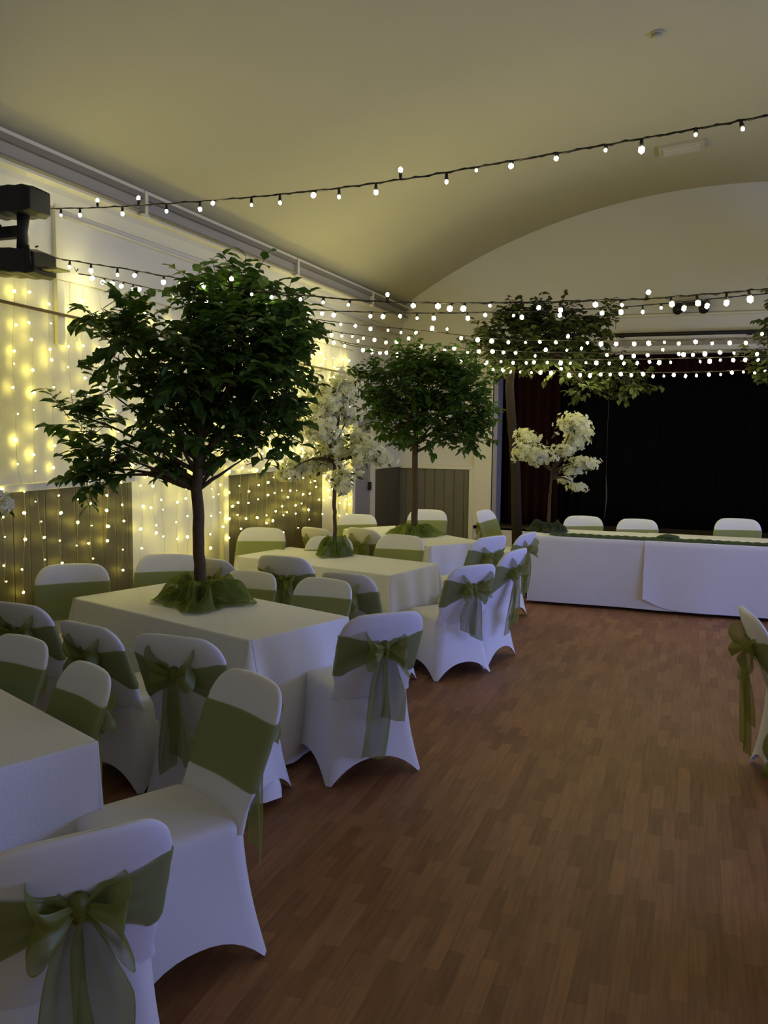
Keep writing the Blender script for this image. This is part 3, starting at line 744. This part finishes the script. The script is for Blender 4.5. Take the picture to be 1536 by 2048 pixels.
tree('ficus_tree', (-2.78, 8.66, .752), 186, 832, 1070,
     [(790, 780, 62, 52), (860, 765, 72, 58), (925, 790, 52, 62), (760, 820, 42, 36), (835, 730, 55, 32), (900, 740, 50, 35), (870, 840, 60, 50), (930, 870, 42, 38), (790, 850, 46, 32), (735, 770, 32, 28), (950, 830, 30, 40), (820, 880, 30, 18)],
     [(832, 1070, .038), (832, 980, .036), (831, 905, .032), (836, 790, .010)],
     'small round-headed green artificial ficus tree on the farthest table', M_leafA, 4600, .088, 12, wrap=(.28, .11), depthk=1.1)
tree('blossom_tree', (-2.96, 6.92, .752), 233, 675, 1110,
     [(660, 800, 42, 48), (690, 770, 28, 40), (640, 850, 38, 36), (670, 890, 45, 32), (735, 895, 44, 28), (765, 905, 28, 18), (720, 870, 26, 22), (600, 925, 42, 20), (575, 940, 24, 12), (690, 950, 26, 22), (690, 975, 18, 14), (645, 920, 30, 20), (700, 820, 22, 26)],
     [(675, 1110, .019), (674, 1040, .017), (672, 985, .018), (672, 915, .014), (668, 850, .008)],
     'white blossom tree with slim dark trunk on the table between the two leafy trees', M_bloss, 3000, .032, 13, wrap=(.17, .17), blossom=True)
tree('blossom_tree', (-1.50, 9.62, .757), 170, 1077, 1060,
     [(1037, 885, 24, 20), (1050, 915, 30, 20), (1022, 910, 20, 18), (1115, 855, 30, 22), (1125, 885, 28, 22), (1100, 905, 24, 14), (1130, 925, 30, 10), (1150, 932, 18, 9), (1120, 943, 22, 9), (1108, 962, 16, 7), (1130, 975, 20, 9), (1140, 870, 16, 16)],
     [(1077, 1060, .022), (1078, 1000, .016), (1080, 960, .013), (1082, 930, .007)],
     'small cream blossom tree standing at the left end of the head table', M_bloss, 1500, .034, 14, wrap=(.20, .09), blossom=True, wrapm=mat('dark_green_tulle', (.022, .032, .012), .8))
tree('blossom_tree', (-2.98, 2.40, .752), 515, 0, 1400,
     [(-60, 960, 120, 70), (120, 1010, 62, 45), (-150, 1020, 90, 60), (10, 880, 80, 60), (205, 985, 62, 34), (235, 968, 48, 24)],
     [(0, 1400, .020), (2, 1250, .018), (0, 1120, .016), (2, 1000, .010)],
     'blossom tree at the left edge on the nearest table, only a petal clump in view', M_bloss, 1100, .028, 15, wrap=(.20, .08), blossom=True)
tree('tall_tree', (-2.05, 10.75, 0), 157, 1030, 1158,
     [(1085, 650, 80, 36), (1145, 672, 62, 40), (985, 672, 56, 26), (950, 700, 36, 22), (1035, 705, 75, 30), (1105, 718, 80, 30), (1040, 640, 60, 26), (1195, 645, 26, 16), (1180, 740, 62, 24), (1010, 740, 46, 20), (1230, 760, 40, 18), (1215, 790, 16, 20), (1150, 775, 30, 14), (1265, 772, 16, 14)],
     [(1030, 1158, .072), (1022, 960, .062), (1012, 860, .058), (1004, 775, .056), (1010, 720, .030), (1060, 670, .015)],
     'tall dark spreading tree on the floor at the left side of the stage', M_leafS, 3600, .10, 16, branch_w=2.0, bark=M_bark_shaded)
tree('tall_tree', (2.05, 11.0, 0), 157, 1720, 1190,
     [(1520, 700, 45, 40), (1560, 660, 60, 45), (1640, 640, 80, 50), (1600, 740, 70, 40), (1510, 760, 40, 22), (1490, 792, 16, 18), (1720, 640, 70, 45), (1540, 790, 25, 18), (1800, 680, 80, 45)],
     [(1720, 1190, .072), (1715, 960, .06), (1710, 820, .055), (1705, 740, .030), (1680, 690, .015)],
     'dark spreading tree reaching in from the right edge of the stage', M_leafS, 2600, .10, 17, branch_w=2.0, bark=M_bark_shaded)

# ------------------------------------------------------------------ light strings across the room
bulb_src = {}
def bulb_mesh(r, m, key):
    if key in bulb_src: return bulb_src[key]
    bm = bmesh.new(); bmesh.ops.create_icosphere(bm, subdivisions=1, radius=r)
    for v in bm.verts: v.co.z *= 1.25
    me = bpy.data.meshes.new('bulb'); bm.to_mesh(me); bm.free(); me.materials.append(m)
    me.polygons.foreach_set('use_smooth', [True]*len(me.polygons)); bulb_src[key] = me; return me
def holder_mesh(ln):
    if ('h', ln) in bulb_src: return bulb_src[('h', ln)]
    b = MB(); b.tube([(0, 0, 0), (0, 0, -ln*.5), (0, 0, -ln)], [.0055, .0085, .0095], 7)
    o = b.build('tmp', M_wire); me = o.data; bpy.data.objects.remove(o); me.name = 'bulb_holder'; bulb_src[('h', ln)] = me; return me
def interp(pts, x):
    for (x0, y0), (x1, y1) in zip(pts, pts[1:]):
        if x <= x1: break
    t = (x-x0)/(x1-x0); return y0+(y1-y0)*t
def smooth_y(pts, x, w=28): return (interp(pts, x-w)+2*interp(pts, x)+interp(pts, x+w))/4
def string(P0, P1, trace, bulbs, r, lab, seed, tail=(5.2, None, 3.6), hl=.035, sp=None, xr=None):
    """P0-P1: plan line of the string; trace: the cable as measured in the photograph; past its right end it runs on to the right wall"""
    rnd = random.Random(seed); P0 = Vector(P0); P1 = Vector(P1); dr = (P1-P0)
    nrm = Vector((dr.y, -dr.x)).normalized()
    def hit(px, py):
        d = fw+rt2*((px-768)/FPX)-up2*((py-1024)/FPX); s = (P0.x*nrm.x+P0.y*nrm.y)/(d.x*nrm.x+d.y*nrm.y)
        return Vector((0, 0, CAMH))+d*s
    xa, xb = trace[0][0], trace[-1][0]; n = int((xb-xa)/14)
    pts = []
    for i in range(n+1):
        x = xa+(xb-xa)*i/n; p = hit(x, smooth_y(trace, x)); p.z += rnd.uniform(-.002, .002); pts.append(p)
    start = [Vector((XL+.03, pts[0].y-.03, pts[0].z+.02))]
    e = pts[-1]; g = (pts[-1]-pts[-4]); k = (5.22-e.x)/max(g.x, .05); ext = []
    for i in range(1, 9):
        u = i/8; q = e+g*k*u; q.z = e.z+(tail[2]-e.z)*u - .25*math.sin(PI*u)*(1-u); q.x = min(q.x, 5.23); ext.append(q)
    t = empty('string_light', tuple(start[0])); tag(t, lab, 'string lights', 'string lights across the hall')
    off = start[0]
    b = MB(); allp = [p-off for p in start+pts+ext]
    b.tube(allp, .0042 if r < .017 else .0048, 5)
    tw_ = [p+Vector((0, .004*math.sin(i*1.9), .005*math.cos(i*1.9))) for i, p in enumerate(allp)]; b.tube(tw_, .0032, 4)
    b.build('cable', M_wire, t)
    hm = holder_mesh(hl); bmh = bulb_mesh(r, M_bulb, ('b', r))
    def add(p, dirv):
        h = bpy.data.objects.new('bulb_holder', hm); COL.objects.link(h); h.parent = t; h.location = p-off
        h.rotation_euler = Vector((0, 0, -1)).rotation_difference(dirv).to_euler()
        o = bpy.data.objects.new('bulb', bmh); COL.objects.link(o); o.parent = h; o.location = (0, 0, -hl-r*.8); k_ = rnd.choice((.62, .75, .85, 1, 1, 1.15)); o.scale = (k_, k_, k_)
    if bulbs:
        for bx, by in bulbs:
            cy = smooth_y(trace, min(max(bx, xa), xb)); c = hit(min(max(bx, xa), xb), cy); q = hit(bx, by)
            dv = q-c
            if dv.length < .02: dv = Vector((0, -.3, -.3))
            # cap hangs from the cable; turn it the way it is seen, swinging a little toward or away from us
            L_ = hl+r
            if dv.length < L_:
                dv = dv+Vector((fw.x, fw.y, 0))*(-math.sqrt(max(0, L_*L_-dv.length**2)))
            add(c, dv.normalized())
    if sp:
        x = xr if xr is not None else xa+10
        while x < xb-4:
            c = hit(x, smooth_y(trace, x)); dv = Vector((rnd.uniform(-.5, .5), rnd.uniform(-.8, .3), -1 if rnd.random() < .9 else 1)).normalized(); add(c, dv)
            x += sp*rnd.uniform(.75, 1.3)
    L0 = 0; u = .15
    while u < 1:     # bulbs on the stretch past the picture
        q = e+g*k*u; q.z = e.z+(tail[2]-e.z)*u-.25*math.sin(PI*u)*(1-u); q.x = min(q.x, 5.2); add(q, Vector((rnd.uniform(-.3, .3), rnd.uniform(-.3, .3), -1)).normalized()); u += .09
    return t
S1b = [(88, 408), (122, 438), (160, 436), (195, 395), (245, 436), (277, 395), (333, 424), (400, 422), (428, 410), (503, 416), (560, 411), (632, 387), (678, 398), (752, 390), (801, 341), (893, 369), (951, 346), (1025, 321), (1115, 315), (1213, 288), (1283, 304), (1392, 261), (1481, 263)]
string((-4.35, 4.95), (.30, 3.72), [(60, 416), (150, 417), (245, 413), (400, 403), (560, 389), (700, 374), (850, 352), (1000, 326), (1200, 292), (1400, 257), (1545, 229)], S1b, .0125, 'nearest string of lights, rising across the ceiling to the top right', 1, tail=(5.2, 0, 3.7))
S2b = [(42, 518), (100, 525), (140, 535), (182, 543), (235, 552), (275, 537), (328, 566), (366, 563), (412, 572), (463, 556), (505, 591), (548, 580), (602, 601), (647, 607), (701, 606), (775, 590), (826, 614), (875, 615), (903, 613), (930, 614), (978, 614), (1080, 605), (1120, 622), (1187, 612), (1240, 613), (1292, 587), (1340, 611), (1393, 609), (1453, 608), (1497, 601)]
string((-4.35, 4.95), (.50, 4.25), [(30, 505), (90, 513), (140, 521), (250, 538), (400, 564), (545, 585), (640, 594), (700, 600), (775, 604), (900, 607), (1100, 604), (1290, 598), (1400, 590), (1545, 577)], S2b, .0135, 'second string of lights, running level above the stage trees', 2)
S3b = [(188, 559), (211, 562), (227, 570), (248, 566), (267, 580), (281, 581), (304, 587), (350, 590), (385, 592), (416, 594), (480, 604), (527, 612), (565, 618), (594, 622), (619, 627), (645, 629), (671, 625), (744, 622), (769, 620), (800, 634), (834, 638), (867, 638), (935, 638), (969, 632), (1029, 624), (1043, 636), (1118, 632), (1202, 628), (1240, 626), (1285, 625), (1323, 609), (1368, 618), (1414, 616)]
string((-4.35, 5.45), (.80, 7.2), [(150, 546), (230, 560), (300, 577), (360, 590), (560, 614), (640, 621), (700, 623), (790, 626), (870, 627), (1010, 624), (1190, 618), (1290, 611), (1400, 600), (1545, 586)], S3b, .0165, 'third string of lights, just below the second one', 3)
string((-4.35, 8.85), (.8, 9.3), [(560, 627), (600, 634), (660, 643), (760, 654), (860, 662), (940, 673), (1030, 680), (1150, 682), (1300, 682), (1450, 680), (1545, 674)], [(622, 643), (682, 650), (711, 653), (741, 659), (778, 655), (802, 666), (834, 662), (864, 657), (894, 658), (924, 672), (957, 675), (985, 680), (1018, 680), (1050, 686), (1078, 685), (1110, 686), (1136, 668), (1173, 687), (1203, 683), (1233, 684), (1269, 683), (1295, 688), (1326, 686), (1358, 683), (1388, 685), (1422, 688), (1457, 687), (1490, 687), (1521, 668)], .021, 'fourth string of lights, sagging in front of the stage header', 4, hl=.03)
string((-4.35, 9.3), (.8, 9.8), [(596, 648), (660, 662), (760, 676), (860, 690), (960, 699), (1060, 704), (1200, 706), (1350, 704), (1545, 698)], [(644, 665), (663, 672), (684, 673), (705, 674), (729, 672), (751, 676), (772, 686), (793, 685), (817, 677), (845, 686), (889, 700), (908, 698), (935, 706), (957, 704), (984, 704), (1006, 706), (1030, 707), (1070, 713), (1090, 700), (1132, 701), (1163, 693), (1212, 711), (1243, 716), (1266, 713), (1296, 703), (1323, 700), (1355, 709), (1384, 711), (1410, 703), (1437, 706), (1468, 703), (1514, 714)], .021, 'fifth string of lights, sagging in front of the stage', 5, hl=.03)
string((-4.35, 9.9), (.9, 10.4), [(640, 672), (704, 688), (795, 702), (870, 711), (950, 716), (1060, 719), (1200, 719), (1350, 717), (1545, 711)], None, .021, 'sixth string of lights, lowest but one before the stage', 6, hl=.03, sp=25, xr=665)
string((-4.35, 10.5), (.9, 11.0), [(690, 688), (760, 702), (840, 716), (900, 726), (970, 735), (1060, 740), (1200, 744), (1350, 745), (1450, 742), (1545, 737)], [(728, 698), (744, 706), (760, 707), (797, 710), (844, 715), (895, 729), (930, 733), (950, 736), (970, 728), (985, 740), (1005, 741), (1022, 741), (1042, 736), (1062, 746), (1080, 746), (1101, 747), (1121, 738), (1138, 751), (1160, 751), (1180, 753), (1200, 750), (1221, 744), (1240, 749), (1261, 751), (1284, 749), (1306, 754), (1327, 753), (1348, 747), (1371, 753), (1392, 752), (1416, 750), (1440, 750), (1461, 746), (1484, 745), (1508, 747), (1530, 737)], .021, 'lowest string of lights, drawn level before the black stage', 7, hl=.03)

# ------------------------------------------------------------------ curtains of small yellow lights on left wall
rnd = random.Random(77)
names = ['nearest the camera at left edge', 'left of the big tree', 'behind the big tree', 'between big tree and blossom tree', 'farthest, ending beside the grey door']
y = 4.25
for ci in range(5):
    t = empty('curtain_light', (XL+.04, y, 2.95)); tag(t, 'curtain of small yellow wall lights, '+names[ci], 'curtain lights', 'light curtains on the left wall')
    ns = 7; wd = 1.33
    b = MB(); b.tube([(0, -.02, 0), (0, wd-.02, -.005)], .003, 5); b.build('top_cable', M_clear, t)
    cnt = 0; rr = .0088+.0007*ci
    me = bulb_mesh(rr, M_cbulb, ('c', ci))
    for s in range(ns):
        y0 = wd*(s+.2)/ns+rnd.uniform(-.03, .03); L_ = rnd.uniform(1.95, 2.35) if ci else rnd.uniform(2.05, 2.4)
        pts = []; wob = rnd.uniform(0, 6); amp = rnd.uniform(.004, .02); z = 0; k = 0
        nz = 14
        for k in range(nz+1):
            zz = -L_*k/nz; out = 0
            if zz < -1.48: out = .04
            pts.append(Vector((.010*math.sin(k*1.3+wob)+out, y0+amp*math.sin(k*.8+wob), zz)))
        b = MB(); b.tube(pts, .0013, 4, caps=False); b.build('strand', M_clear, t)
        for k in range(1, nz+1):
            if cnt >= 99: break
            p = pts[k]+Vector((rnd.uniform(-.012, .02), rnd.uniform(-.015, .015), rnd.uniform(-.05, .05)))
            o = bpy.data.objects.new('bulb', me); COL.objects.link(o); o.parent = t; o.location = p; o.rotation_euler = (rnd.uniform(0, 3), rnd.uniform(0, 3), 0); k_ = rnd.choice((.55, .7, .8, 1, 1, 1.25)); o.scale = (k_, k_, k_); cnt += 1
    y += wd
